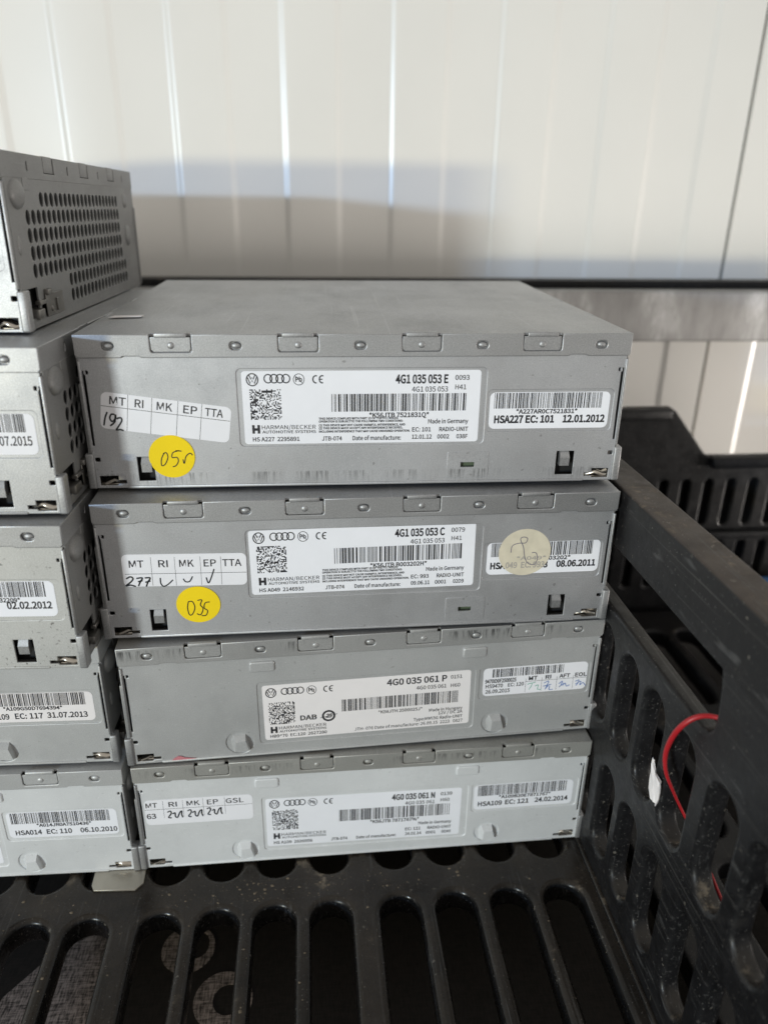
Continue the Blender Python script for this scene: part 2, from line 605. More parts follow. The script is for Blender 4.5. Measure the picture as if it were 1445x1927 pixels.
def front_mesh(kind):
    g = Geo()
    pk = POCK_A if kind == 'A' else POCK_B
    o = [(-89.4, 0.1), (-80.5, 0.1), (80, 0.1), (89.2, 0.1), (89.2, HB + 1.2), (-89.4, HB + 1.2)]
    holes = [rrect(a, b, c, d, 1.6) for a, b, c, d in pk]
    # corner cut-outs, edge slits and small locating notches
    for s in (-1, 1):
        X = lambda a: s * a
        holes.append([(X(87.9), 1.1), (X(87.9), 4.5), (X(81.8), 4.5), (X(81.8), 2.9), (X(79.2), 2.9), (X(79.2), 1.7), (X(81.8), 1.7), (X(82.2), 1.1)])
        holes.append(rect(*sorted((X(88.0), X(88.75))), 15.2, 40.2))
        holes.append(rrect(*sorted((X(86.9), X(88.6))), 9.6, 11.0, .3, 2))
        holes.append(rrect(*sorted((X(86.9), X(88.0))), 39.1, 40.3, .3, 2))
    if kind == 'A':
        holes += [rect(-74.9, -69.4, 2.6, 11.1), rect(68.6, 74.9, 2.4, 11.1), rect(34.8, 39.6, 5.8, 7.6)]
    else:
        holes += [ellipse(-49.6, 6.6, 5.3, 5.3, 28), ellipse(49.9, 6.9, 5.3, 5.3, 28)]
    # joining edge slits to neighbouring notches would break the outline, so they stay apart
    g.mesh(plate(o, holes, 0.8, 0.22, 2), FRONT(1.2), True)
    for a, b, c, d in pk:
        g.box(a - .4, b + .4, 1.15, 1.5, c - .4, d + .4)
    # rolled bottom lip
    g.box(-79, 79, .45, 1.6, -.05, .95, .35, 2)
    if kind == 'A':
        g.mesh(plate(rrect(30.1, 44.5, 2.1, 11.4, .4, 2), [rect(34.8, 39.6, 5.8, 7.6)], 0.4, 0.07), FRONT(.76))
        g.box(29.7, 30.3, .62, .9, 5.4, 6.4)
        g.box(44.3, 44.9, .62, .9, 6.6, 7.6)
    else:
        for cx in (-39.6, 40.0):
            g.mesh(plate(rrect(cx - 4.6, cx + 4.6, 38.2, 42.7, 1.0), [], 1.3, 0.55, 3), FRONT(.75), True)
        for cx, cz in ((-49.6, 6.6), (49.9, 6.9)):
            g.mesh(plate(ellipse(cx, cz, 5.6, 5.6, 28), [], 0.3, 0.0), FRONT(1.50))
            # pressed hook: ramp that leans out to the front, widest at the foot
            x0, x1 = cx - 2.3, cx + 2.2
            vs = [(x0, 1.4, cz + 3.4), (x1, 1.4, cz + 3.4), (x0 + .9, -.9, cz + 1.4), (x1, -.9, cz + 1.8), (x0 + .5, -1.1, cz - 3.0), (x1 + 1.2, -1.1, cz - 2.6), (x0 - .4, 1.4, cz - 4.4), (x1 + 1.8, 1.4, cz - 4.2),
                  (x0 - 1.1, 1.4, cz + 1.0)]
            g.add(vs, [(0, 2, 3, 1), (2, 4, 5, 3), (4, 6, 7, 5), (1, 3, 5, 7), (0, 8, 2), (8, 6, 4, 2)], True)
    return g.build('front_panel', 35)


def hook_mesh():
    g = Geo()
    vs = [(-1.5, 1.9, 9.7), (1.5, 1.9, 9.7), (1.7, .45, 7.2), (-1.7, .45, 7.2), (-1.7, .7, 4.1), (1.7, .7, 4.1), (-1.7, 3, 9.7), (1.7, 3, 9.7), (-1.7, 3, 4.1), (1.7, 3, 4.1)]
    g.add(vs, [(0, 3, 2, 1), (3, 4, 5, 2), (0, 6, 8, 4, 3), (1, 2, 5, 9, 7), (4, 8, 9, 5), (0, 1, 7, 6)])
    return g.build('hook')


def side_mesh():
    g = Geo()
    hs = []
    for r in range(7):
        z = 38.6 - 5.35 * r
        y0 = 31.0 if r == 0 else (50.5 if r >= 5 else 16.4 + 0.4 * (r % 2))
        y = y0
        while y < 130:
            hs.append(ellipse(y, z, 1.98, 2.28, 14))
            y += 4.95
    hs.append(rrect(2.4, 15.5, 3.2, 12.4, .6, 2))
    hs.append(rrect(17.0, 24.5, 2.6, 8.2, .6, 2))
    o = rect(1.65, DEP - .9, .1, HB + .6)
    g.mesh(plate(o, hs, 0.7, 0.12, 1), SIDE(0), True)
    g.dome((.3, 9.5, 40.0), 5.6, 4.4, 2.0, 'side', 20)
    g.dome((.3, 138.5, 24.0), 3.6, 4.6, 1.6, 'side', 20)
    g.dome((.3, 139.5, 39.0), 3.2, 3.2, 1.0, 'side', 20)
    g.dome((.3, 6.0, 25.4), 1.6, 3.0, .6, 'side', 16)
    g.box(-.35, .55, 16, 21, HB - 3.2, HB + .4, .1)
    g.box(-.35, 1.0, DEP - 2.6, DEP - .85, 1, 36, .4, 2)
    return g.build('side_panel', 40)


def latch_mesh():
    g = Geo()
    g.box(.5, 1.0, 20.0, 37.0, 2.4, 9.6, .15)
    g.box(-.6, 1.2, 14.0, 20.5, 6.8, 8.2, .2)
    g.box(-2.6, 1.6, 10.5, 16.5, 2.6, 5.8, .5, 2)
    g.box(-.2, 1.9, 20.5, 25, 9.2, 11.2, .4, 2)
    g.box(.9, 1.5, 29, 31, 3.6, 7.6, .1)
    g.dome((.95, 24.5, 4.6), 1.0, 1.0, .5, 'side', 12)
    return g.build('latch', 40)


def clip_mesh():
    g = Geo()
    g.box(-1.35, 1.35, -.15, 4.2, .15, 12.6, .6, 3)
    return g.build('clip')


def spring_mesh():
    g = Geo()
    prof = [(79.6, 2.6, 1.6), (81.5, 2.2, 2.3), (83.2, 1.2, 3.4), (84.6, .9, 2.9), (86.4, 1.1, 2.0), (88.6, 2.0, 2.4)]
    vs = []
    for x, y, z in prof:
        vs += [(x, y, z), (x, y + .4, z - 1.0), (x, y + 3.0, z + .6)]
    fs = []
    for i in range(len(prof) - 1):
        a, b = 3 * i, 3 * i + 3
        fs += [(a, a + 1, b + 1, b), (a + 2, a, b, b + 2)]
    g.add(vs, fs, True)
    g.box(82.0, 88.4, 1.9, 4.0, .4, 1.5, .2)
    return g.build('spring')


def edge_mesh():
    g = Geo()
    g.box(-.38, .38, .15, 1.9, 13.0, 43.4, .2, 2)
    return g.build('side_edge')


def body_mesh():
    g = Geo()
    g.box(-87.6, 87.6, 5.0, DEP - 2, 1.0, H - 1.5)
    return g.build('chassis_core')


def bottom_mesh():
    g = Geo()
    g.box(-89.0, 89.0, 1.7, DEP - 1, .05, .8)
    g.box(-89.0, 89.0, DEP - 1.0, DEP - .2, .1, HB - .1)
    for x in (-70, 70):
        for y in (14, DEP - 16):
            g.box(x - 4, x + 4, y - 4, y + 4, -1.0, .3, .3)
    return g.build('bottom_panel')


LID, TAB, RIV = lid_mesh(), tab_mesh(), rivet_mesh()
FR = {'A': front_mesh('A'), 'B': front_mesh('B')}
HOOK, SIDEM, LATCH, CLIP, SPR, EDGE, CORE, BOT = hook_mesh(), side_mesh(), latch_mesh(), clip_mesh(), spring_mesh(), edge_mesh(), body_mesh(), bottom_mesh()
MIR = Geo()
SPR_L = bpy.data.meshes.new('spring')
SPR_L.from_pydata([(-v.co.x, v.co.y, v.co.z) for v in SPR.vertices], [], [tuple(reversed(p.vertices)) for p in SPR.polygons])
SPR_L.update()


def radio(label, kind, loc, yaw=0, roll=0, lid='steel', front='steel_body', pitch=0.0):
    r = ob('radio_unit', None, None, None, loc, (pitch, roll, yaw))
    r.empty_display_size = 0.01
    tag(r, label, 'car radio', 'stacked radio units')
    l = ob('lid', LID, M[lid], r)
    for x in TABX:
        ob('tab', TAB, M[lid], l, (x, 0, 0))
    for x in RIVX:
        ob('rivet', RIV, M[lid], l, (x, 0, 48.15))
    f = ob('front_panel', FR[kind], M[front], r)
    if kind == 'A':
        ob('hook', HOOK, M['steel'], f, (-72.0, 0, 1.6))
        ob('hook', HOOK, M['steel'], f, (71.6, 0, 1.6))
        g = Geo().box(34, 40.4, 2.4, 2.8, 5.2, 8.2).build('connector_board')
        ob('connector_board', g, M['circuit'], f)
    for s in (-1, 1):
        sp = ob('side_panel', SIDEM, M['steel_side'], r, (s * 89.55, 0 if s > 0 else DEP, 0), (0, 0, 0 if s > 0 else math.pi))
        if s > 0:
            ob('latch', LATCH, M['gunmetal'], sp)
        ob('clip', CLIP, M['steel'], r, (s * 90.2, 0, 0))
        ob('side_edge', EDGE, M['steel'], r, (s * 89.3, 0, 0))
        ob('spring', SPR if s > 0 else SPR_L, M['nickel'], r)
    ob('chassis_core', CORE, M['dark'], r)
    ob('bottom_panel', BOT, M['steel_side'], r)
    return r


# ------------------------------------------------------------------ stickers
def sheet(r, x0, x1, z0, z1, rad, y, mat, name='label', piv=None, rot=0.0, off=(0, 0), desc=None):
    """Thin paper sheet glued on face y; returns the object and a placer for its artwork."""
    piv = piv or ((x0 + x1) / 2, (z0 + z1) / 2)
    c, s = math.cos(rot), math.sin(rot)
    pts = []
    for x, z in rrect(x0, x1, z0, z1, rad):
        x, z = x - piv[0], z - piv[1]
        pts.append((piv[0] + off[0] + c * x - s * z, piv[1] + off[1] + s * x + c * z))
    g = Geo().mesh(plate(pts, [], 0.09, 0.0), FRONT(y - .045))
    o = ob(name, g.build(name), mat, r)
    if desc:
        o['label'] = desc

    def put(pr, mat, pname='print', lift=0.03):
        return ob(pname, pr.build(pname, y - .09 - lift, piv, rot, off), mat, o)
    return o, put


def logos(p, x, z, dx=0.0):
    """Row of marks at the label's upper left: VW roundel, four rings, lead-free sign, CE."""
    cx = x
    p.ring(cx, z, 1.85, 2.0, .38)
    k = 1.0
    p.stroke([(cx - .95, z + 1.45), (cx - .32, z + .1), (cx, z + .75), (cx + .32, z + .1), (cx + .95, z + 1.45)], .36, False)
    p.stroke([(cx - 1.45, z + .75), (cx - .7, z - 1.35), (cx, z - .2), (cx + .7, z - 1.35), (cx + 1.45, z + .75)], .36, False)
    for i in range(4):
        p.ring(x + 5.15 + i * 1.92 + dx, z + .3, 1.28, 1.4, .38)
    px = x + 15.1
    p.ring(px, z, 1.75, 1.85, .22)
    p.text("Pb", px - 1.1, px + 1.1, z - .7, 1.5, .01)
    p.line((px - 1.2, z + 1.25), (px + 1.2, z - 1.25), .2)
    for cx2, e in ((x + 20.4, 0), (x + 22.5, 1)):
        arc = [(cx2 + .95 * math.cos(a) + .25, z + 1.2 * math.sin(a)) for a in [math.radians(d) for d in range(65, 300, 20)]]
        p.stroke(arc, .42, False)
        if e:
            p.line((cx2 - .6, z), (cx2 + .35, z), .36)


def maker(p, x, z):
    # heavy H with a cut crossbar, then the two lines of the maker's name
    p.quad(x, x + .85, z, z + 3.0)
    p.quad(x + 1.75, x + 2.6, z, z + 3.0)
    p.quad(x + .85, x + 1.75, z + 1.0, z + 1.9)
    p.text("HARMAN/BECKER", x + 3.2, x + 21.2, z + 1.45, 1.45, -.004)
    p.text("AUTOMOTIVE SYSTEMS", x + 3.3, x + 21.2, z + .05, 1.0, .004)


FCC = ["THIS DEVICE COMPLIES WITH PART 15 OF THE FCC RULES.",
       "OPERATION IS SUBJECTTO THE FOLLOWING TWO CONDITIONS:",
       "(1) THIS DEVICE MAY NOT CAUSE HARMFUL INTERFERENCE, AND",
       "(2) THIS DEVICE MUST ACCEPT ANY INTERFERENCE RECEIVED,",
       "INCLUDING INTERFERENCE THAT MAY CAUSE UNDISIRED OPERATION."]


def main_label_a(r, d, off=(0, 0), rot=0.0, mat='paper_cool', fcc=True, y=1.15, ink='ink'):
    o, put = sheet(r, -38.7, 40.3, 15.0, 39.8, 1.1, y, M[mat], 'type_label', (0.9, 27.4), rot, off,
                   'white printed type label with barcode and part number')
    p = Print()
    logos(p, -35.2, 37.0)
    maker(p, -36.1, 18.7)
    p.text(d['hs'], -36.1, -20.5, 16.0, 1.45, .006)
    if fcc:
        for s, z, x1 in zip(FCC, (23.3, 22.3, 21.0, 19.95, 18.8), (12.9, 14.4, 15.2, 14.4, 16.9)):
            p.text(s, -13.9, x1, z, .72, .018)
    p.text("JTB-074", -13.0, -6.2, 16.0, 1.45, .006)
    p.text("Date of manufacture:", -2.6, 13.8, 16.0, 1.5, .006)
    p.text(d['part'], 11.7, 29.3, 35.5, 2.85, .013)
    p.text(d['rev'], 31.6, 36.4, 36.5, 1.65, .002)
    p.text(d['part2'], 17.2, 29.3, 32.6, 1.75, .0)
    p.text(d['h'], 31.7, 35.4, 33.3, 1.65, .0)
    p.text(d['serial'], 3.0, 23.2, 23.9, 1.6, .010)
    p.text("Made in Germany", 23.0, 36.7, 21.6, 1.5, .006)
    p.text(d['ec'], 17.6, 24.0, 18.8, 1.5, .006)
    p.text("RADIO-UNIT", 26.9, 36.8, 18.8, 1.5, .006)
    for s, a, b in zip(d['last'], (17.6, 26.3, 32.9), (24.4, 30.4, 36.8)):
        p.text(s, a, b, 16.2, 1.5, .006)
    put(p, M[ink])
    b = Print()
    b.bars(-9.5, 35.6, 26.0, 32.0, d['seed'], 68)
    put(b, M[ink], 'barcode')
    q = Print()
    q.matrix(-36.3, -26.1, 23.5, 33.8, d['seed'] + 1)
    put(q, M[ink], 'printed_pattern')
    return o


def right_label(r, seed, code, parts, off=(0, 0), rot=0.0, mat='paper_cool', y=1.15, bold=.018, ink='ink', barz=(26.5, 31.9)):
    o, put = sheet(r, 43.8, 85.3, 19.4, 32.1, 1.9, y, M[mat], 'serial_label', (64.5, 25.7), rot, off, 'small white printed serial label with barcode')
    p = Print()
    if code:
        p.text(code[0], code[1], code[2], 24.7, 1.5, .012)
    for s, a, b, z, c in parts:
        p.text(s, a, b, z, c, bold)
    if p.v:
        put(p, M[ink])
    b = Print()
    b.bars(45.3, 82.4, barz[0], barz[1], seed, 74, 2.4)
    put(b, M[ink], 'barcode')
    return o


def stroke_set(strokes, w):
    p = Print()
    for s in strokes:
        p.stroke([tuple(q) for q in s], w)
    return p


def place_raw(pr, y, mat, parent, name='handwriting'):
    return ob(name, pr.build(name, y), mat, parent)


# handwriting, measured on the faces (mm)
H192 = [[(-82.5, 26.8), (-83.4, 24.9), (-84.1, 22.3)], [(-80.2, 25.9), (-81.3, 26.0), (-81.9, 24.7), (-81.3, 23.6), (-80.2, 24.5), (-80.0, 25.9), (-80.5, 23.5), (-82.1, 22.1)], [(-79.8, 24.5), (-78.5, 24.8), (-78.2, 23.8), (-79.6, 21.7), (-80.3, 20.7), (-79.0, 20.8), (-78.0, 20.4)]]
H05 = [[(-65.8, 12.4), (-66.8, 10.3), (-66.9, 8.1), (-65.7, 8.6), (-64.6, 11.0), (-65.0, 12.6), (-66.0, 12.3)], [(-60.7, 13.3), (-62.8, 12.6), (-63.2, 10.9), (-61.6, 10.9), (-61.3, 9.5), (-62.2, 8.0), (-63.3, 7.6)], [(-61.9, 13.3), (-59.9, 13.1)], [(-59.7, 10.2), (-59.4, 8.7), (-58.6, 11.2), (-57.2, 12.3), (-56.4, 11.6)]]
H277 = [[(-81.4, 23.8), (-79.9, 24.5), (-79.1, 23.7), (-80.1, 22.4), (-81.7, 21.1), (-80.2, 21.3), (-78.5, 20.7)], [(-78.0, 23.8), (-76.0, 23.9), (-76.9, 22.3), (-77.6, 20.8)], [(-77.6, 22.5), (-76.0, 22.9)], [(-75.2, 23.9), (-73.4, 23.8), (-74.3, 22.2), (-75.0, 20.5)], [(-75.2, 22.2), (-73.4, 22.6)]]
HCK = [[(-70.0, 23.7), (-70.0, 21.6), (-69.2, 20.4), (-67.6, 21.1), (-65.8, 22.8)], [(-62.3, 23.1), (-61.6, 21.9), (-60.2, 22.0), (-59.1, 23.9)], [(-54.5, 23.3), (-53.9, 21.1), (-52.9, 22.9), (-51.6, 26.5)]]
H03 = [[(-61.3, 14.1), (-61.8, 11.6), (-61.4, 8.8), (-60.3, 9.0), (-59.3, 11.5), (-59.9, 13.9), (-61.3, 14.1)], [(-58.2, 14.4), (-56.7, 14.5), (-57.3, 12.6), (-56.5, 11.0), (-57.5, 8.6), (-58.8, 9.1)], [(-54.0, 13.6), (-55.6, 13.3), (-56.1, 11.3), (-55.0, 10.1), (-55.7, 8.3), (-57.2, 8.2)]]
HCR = [[(52.8, 29.1), (53.1, 31.7), (55.3, 32.7), (57.8, 32.8), (58.4, 34.5), (56.9, 35.1), (55.9, 34.2), (57.2, 31.1), (57.9, 27.6), (59.2, 24.8), (61.5, 24.0), (62.7, 25.9), (62.1, 28.6), (60.5, 28.8)]]
HG = [[(62.1, 23.7), (63.9, 24.1), (63.6, 22.4), (62.9, 21.2)], [(63.9, 24.1), (65.4, 24.5)], [(65.2, 22.6), (66.6, 23.0), (66.4, 21.1), (68.0, 20.9)]]
HBL = [[(68.8, 23.7), (70.6, 24.5), (70.1, 22.3), (69.5, 20.8), (70.8, 22.7)], [(68.6, 22.3), (71.9, 22.9)], [(71.2, 22.2), (71.2, 20.5), (72.7, 20.5)], [(74.9, 22.8), (76.3, 24.0), (75.8, 22.0), (75.2, 21.4), (77.1, 23.0)], [(76.5, 21.8), (77.5, 23.0), (78.1, 21.6), (79.4, 22.0)], [(81.6, 23.5), (83.1, 24.0), (82.5, 22.1), (82.0, 21.5)], [(81.8, 22.2), (83.9, 23.3), (83.7, 21.6), (84.9, 22.6), (86.1, 21.1)]]
H22 = [[(-78.6, 28.8), (-77.4, 29.3), (-77.2, 28.0), (-78.3, 26.2), (-77.2, 25.8)], [(-76.7, 27.8), (-75.7, 28.3), (-75.7, 26.6), (-74.9, 25.9), (-73.9, 28.2), (-73.1, 29.0), (-73.2, 27.2), (-72.9, 25.7)], [(-70.9, 28.9), (-69.7, 29.3), (-69.5, 28.0), (-70.6, 26.2), (-69.5, 25.8)], [(-69.0, 27.8), (-68.0, 28.4), (-68.0, 26.6), (-67.2, 25.9), (-66.3, 28.2), (-65.4, 29.0), (-65.5, 27.3), (-65.1, 25.7)], [(-63.4, 29.3), (-62.2, 29.7), (-62.1, 28.4), (-63.1, 26.6), (-62.0, 26.2)], [(-61.5, 28.2), (-60.5, 28.7), (-60.5, 27.0), (-59.7, 26.3), (-58.8, 28.6), (-57.9, 29.4), (-58.0, 27.6), (-57.6, 26.1)]]


def dot(r, cx, cz, rx, rz, y, mat, name, desc):
    g = Geo().mesh(plate(ellipse(cx, cz, rx, rz, 48), [], 0.08, 0.0), FRONT(y - .04))
    o = ob(name, g.build(name), M[mat], r)
    o['label'] = desc
    return o


# ================================================================== SETTING
# ---- wall of profiled sheet panels behind everything
WY = 300.0


def wall_panel(x0, x1, edges):
    """edges: list of (x, +1 step out / -1 step back). Strips alternate 1.6 mm proud."""
    z0, z1 = -260, 900
    pr = [(x0, WY + 6), (x0, WY)]
    y = WY
    for x, s in edges:
        w, dp, n = 2.6, 1.2, 12
        for k in range(n + 1):
            t = k / n
            pr.append((x - w + 2 * w * t, y - dp * s * (t * t * (3 - 2 * t))))
        y = y - dp * s
    pr += [(x1, y), (x1, WY + 6)]
    vs = [(x, y, z) for x, y in pr for z in (z0, z1)]
    fs = [(2 * i, 2 * i + 2, 2 * i + 3, 2 * i + 1) for i in range(len(pr) - 1)]
    return Geo().add(vs, fs, True).build('panel', 50)


wall = ob('wall', None, None)
tag(wall, 'cream white wall of vertical profiled panels behind the stacks', 'wall')
PX = 34.4
e1 = [(34.5 + PX * k, 1 if k % 2 == 0 else -1) for k in range(-12, 7)]
ob('panel', wall_panel(-620, 271.2, e1), M['wall'], wall)
e2 = [(274.5 + PX * k + 34, -1 if k % 2 == 0 else 1) for k in range(0, 9)]
ob('panel', wall_panel(274.4, 700, e2), M['wall'], wall)
ob('seam', Geo().box(270.6, 275, WY + 3.2, WY + 5.5, -260, 900).build('seam'), M['seam'], wall)

# ---- galvanised shelf beam
beam = ob('shelf_beam', None, None)
tag(beam, 'galvanised grey shelf beam running across in front of the wall', 'beam')
g = Geo().box(-600, 700, 246, 276, 161.5, 194, 1.6, 3)
ob('beam_box', g.build('beam_box'), M['beam'], beam)
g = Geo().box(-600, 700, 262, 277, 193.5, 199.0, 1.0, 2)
ob('beam_shadow_lip', g.build('beam_shadow_lip'), M['crate_far'], beam)  # near-black lip colour paints in the shadow line along the beam top

# ---- board under the crates, with pale ring and blob marks
board = ob('shelf_board', Geo().box(-420, 330, -420, 290, -52, -42).build('shelf_board'), M['board'], None, kind='structure')


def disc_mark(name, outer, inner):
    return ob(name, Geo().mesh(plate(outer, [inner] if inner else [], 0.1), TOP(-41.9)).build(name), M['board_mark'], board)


disc_mark('pale_mark', ellipse(-73, -20, 11.0, 11.0, 36), ellipse(-69.5, -18.5, 5.0, 6.2, 24))
disc_mark('pale_mark', ellipse(-56, -43, 11.5, 11.8, 36), ellipse(-54.0, -43, 6.0, 6.2, 24))
disc_mark('pale_mark', [(-148, -120), (-150, -62), (-142, -36), (-131, -22), (-124, -16), (-113, -10), (-104, -12), (-101, -24), (-104, -44), (-107, -70), (-106, -120)], None)

# ---- main crate
TH = 0.022
crate = ob('plastic_crate', None, None, None, (93.0, -20.0, -3.0), (0, 0, TH))
tag(crate, 'black plastic crate with slotted base and side holding the radio stacks', 'crate')
SX = [-14.8, -36.2, -57.9, -79.6, -106.3, -127.8, -149.2, -170.8, -197.2, -218.4, -239.8, -261.4]
hs = []
for x in SX:
    hs.append(rrect(x - 7.9, x + 7.9, -170, -10.2, 7.8, 7))
    hs.append(rrect(x - 7.4, x + 7.4, 3.2, 78, 7.3, 7))
    hs.append(rrect(x - 7.4, x + 7.4, 92, 166, 7.3, 7))
BASE = Geo().mesh(plate(rect(-300, 1.0, -200, 190), hs, 11, 2.2, 3), TOP(-5.5)).build('base', 45)
ob('base', BASE, M['crate_base'], crate)
# raised seam strip where base meets the side
ob('base_strip', Geo().box(-1.6, .6, -200, 190, -.8, 1.6, .7, 2).build('base_strip'), M['crate_base'], crate)


def sidewall():
    hs = []
    ys = [-9.6, -29.8, -50.2, -74.0, -95.6, -116, -136.5, 12.5, 32.8, 56, 76.5, 97, 120, 140, 160]
    for i, y in enumerate(ys):
        hs.append(rrect(y - 6.9, y + 6.9, 64.2, 105.0, 6.7, 7))
        hs.append(rrect(y + 3.4 - 6.6, y + 3.4 + 6.6, 11.5, 52.2, 6.4, 7))
    o = [(-200, -8), (188, -8), (188, 113)]
    # hand opening: floor at 113, closed towards the front by the corner panel
    o += [(-55, 113), (-59, 114.2), (-61.3, 117.5), (-61.6, 123), (-60.6, 131), (-58.6, 137.5), (-58.6, 141), (-200, 141)]
    g = Geo()
    g.mesh(plate(o, hs, 7.0, 1.9, 3), SIDE(3.6))
    return g.build('side_wall', 50)


ob('side_wall', sidewall(), M['crate'], crate)
g = Geo()
g.box(0, 13.2, -200, 188, 135.8, 158.6, 1.3, 3)
ob('rim', g.build('rim', 50), M['crate_rim'], crate)
# far end wall of the crate, hidden behind the units
ob('end_wall', Geo().mesh(plate(rect(-300, 7, -8, 140), [rrect(-300 + 20 + 24 * k, -300 + 34 + 24 * k, 20, 100, 6) for k in range(11)], 6, 1.5, 2), FRONT(191)).build('end_wall', 50), M['crate'], crate)

# ---- neighbouring crate to the right, its raised corner behind
far = ob('plastic_crate', None, None, None, (93.0, -20.0, -3.0), (0, 0, TH))
tag(far, 'empty black plastic crate with raised corner, right of the radio stacks below the shelf beam', 'crate')
prof = [(24, -6), (330, -6), (330, 105.0), (137.5, 105.0), (134.5, 106.5), (111.5, 134.0), (107.5, 136.6), (24, 136.6)]
hs = []
for k in range(13):
    x = 110.5 + 14.9 * k
    hs.append(rrect(x - 2.6, x + 2.6, 58, 89.5, 2.5, 4))
    hs.append(rrect(x - 2.6, x + 2.6, 14, 46, 2.5, 4))
for k in range(5):
    x = 36 + 14.9 * k
    hs.append(rrect(x - 2.6, x + 2.6, 58, 89.5, 2.5, 4))
    hs.append(rrect(x - 2.6, x + 2.6, 14, 46, 2.5, 4))
ob('end_wall', Geo().mesh(plate(prof, hs, 6, 1.4, 2), FRONT(204)).build('end_wall', 50), M['crate_far'], far)
ob('slot_light_block', Geo().box(24, 330, 207.6, 209.5, -6, 100).build('slot_light_block'), M['crate_far'], far)  # added plate behind the slots, stops wall light so they read dark
rimg = Geo()
rimg.box(138, 330, 196, 201.2, 98, 105.4, 1.5, 2)
rimg.box(24, 107, 196, 201.2, 130, 137.0, 1.5, 2)
rimg.box(24, 330, 196.5, 201.2, 49.5, 54.5, 1.2, 2)
ob('rib', rimg.build('rib', 50), M['crate_far'], far)
ob('base', BASE, M['crate_far'], far, (321, 4, 0))

strap = ob('blue_strap', Geo().box(176, 330, 190.5, 193.5, 18, 23, .8, 2).build('blue_strap'), M['blue'], None, (93.0, -20.0, -3.0), (0, 0, TH))
tag(strap, 'blue strip inside the far crate at the right edge', 'strap')

# ================================================================== RADIO UNITS, right stack
R1 = radio('topmost radio unit of the right stack, with tilted test sticker and yellow dot', 'A', (0, 0, 157.5), 0, -.002, front='steel_scuffed')
main_label_a(R1, dict(hs="HS A227  2295891", part="4G1 035 053 E", rev="0093", part2="4G1 035 053", h="H41", serial="*K56JTB 7521831Q*", ec="EC: 101", last=("12.01.12", "0002", "038F"), seed=11))
right_label(R1, 21, ("*A227AR0C7521831*", 53.0, 74.3), [("HSA227", 45.6, 55.7, 21.5, 2.55), ("EC: 101", 56.5, 66.5, 21.5, 2.5), ("12.01.2012", 69.5, 84.2, 21.5, 2.5)])
a = math.atan2(-5.8, 41.3)
o, put = sheet(R1, -84.7, -43.0, 18.5, 30.8, 1.9, .78, M['paper_white'], 'test_sticker', (-63.9, 24.65), a, (0, 0), 'white test table sticker, slightly tilted')
p = Print()
for s, x0, x1 in (("MT", -82.0, -76.8), ("RI", -74.0, -71.2), ("MK", -67.0, -62.0), ("EP", -58.5, -54.0), ("TTA", -51.5, -45.6)):
    p.text(s, x0, x1, 27.0, 2.7, .0)
p.line((-84.7, 26.1), (-43.2, 26.1), .16)
for x in (-76.2, -68.6, -60.3, -52.6):
    p.line((x, 18.5), (x, 30.8), .14)
put(p, M['ink'])
place_raw(stroke_set(H192, .55), .78 - .09 - .05, M['pen'], o)
d = dot(R1, -63.3, 11.2, 7.6, 7.5, .62, 'yellow', 'dot_sticker', 'round yellow sticker with handwritten 05')
place_raw(stroke_set(H05, .36), .62 - .08 - .03, M['pen'], d)

R2 = radio('second radio unit from the top of the right stack, with a round cream sticker', 'A', (.6, -8.35, 104.2), .0236, .0014)
main_label_a(R2, dict(hs="HS A049  2146932", part="4G1 035 053 C", rev="0079", part2="4G1 035 053", h="H41", serial="*K56JTB B003202H*", ec="EC: 993", last=("09.06.11", "0001", "02D9"), seed=31), (-.6, .9), .011)
o = right_label(R2, 41, ("03202*", 66.5, 74.6), [("HSA049", 45.2, 55.4, 21.7, 2.5), ("EC: 993", 56.6, 66.4, 21.7, 2.5), ("08.06.2011", 69.6, 84.2, 21.7, 2.5)], (.5, .9), .004)
o, put = sheet(R2, -82.3, -40.5, 20.2, 32.5, 1.9, .78, M['paper_white'], 'test_sticker', (-61.4, 26.3), -.018, (0, .1), 'white test table sticker with pen ticks')
p = Print()
for s, x0, x1 in (("MT", -80.0, -75.1), ("RI", -70.2, -67.0), ("MK", -63.2, -58.3), ("EP", -55.0, -50.8), ("TTA", -48.7, -42.2)):
    p.text(s, x0, x1, 27.6, 2.7, .0)
p.line((-81.6, 25.1), (-40.6, 25.1), .16)
for x in (-72.6, -64.7, -56.1, -49.2):
    p.line((x, 20.4), (x, 31.4), .12)
put(p, M['ink'])
place_raw(stroke_set(H277, .55), .78 - .09 - .05, M['pen'], o)
place_raw(stroke_set(HCK, .45), .78 - .09 - .05, M['pen'], o)
d = dot(R2, -58.0, 12.7, 7.6, 7.2, .62, 'yellow', 'dot_sticker', 'round yellow sticker with handwritten 03')
place_raw(stroke_set(H03, .38), .62 - .08 - .03, M['pen'], d)
d = dot(R2, 57.9, 29.0, 9.5, 9.2, .80, 'cream', 'dot_sticker', 'round cream paper sticker with a pen loop')
place_raw(stroke_set(HCR, .30), .80 - .08 - .05, M['pen_grey'], d)
p = Print()
p.text("049  EC: 993", 51.2, 65.6, 22.9, 2.3, .012)
p.text("*A049*", 55, 66.0, 26.0, 1.4, .008)
place_raw(p, .80 - .08 - .02, M['ink_faint'], d, 'show_through')

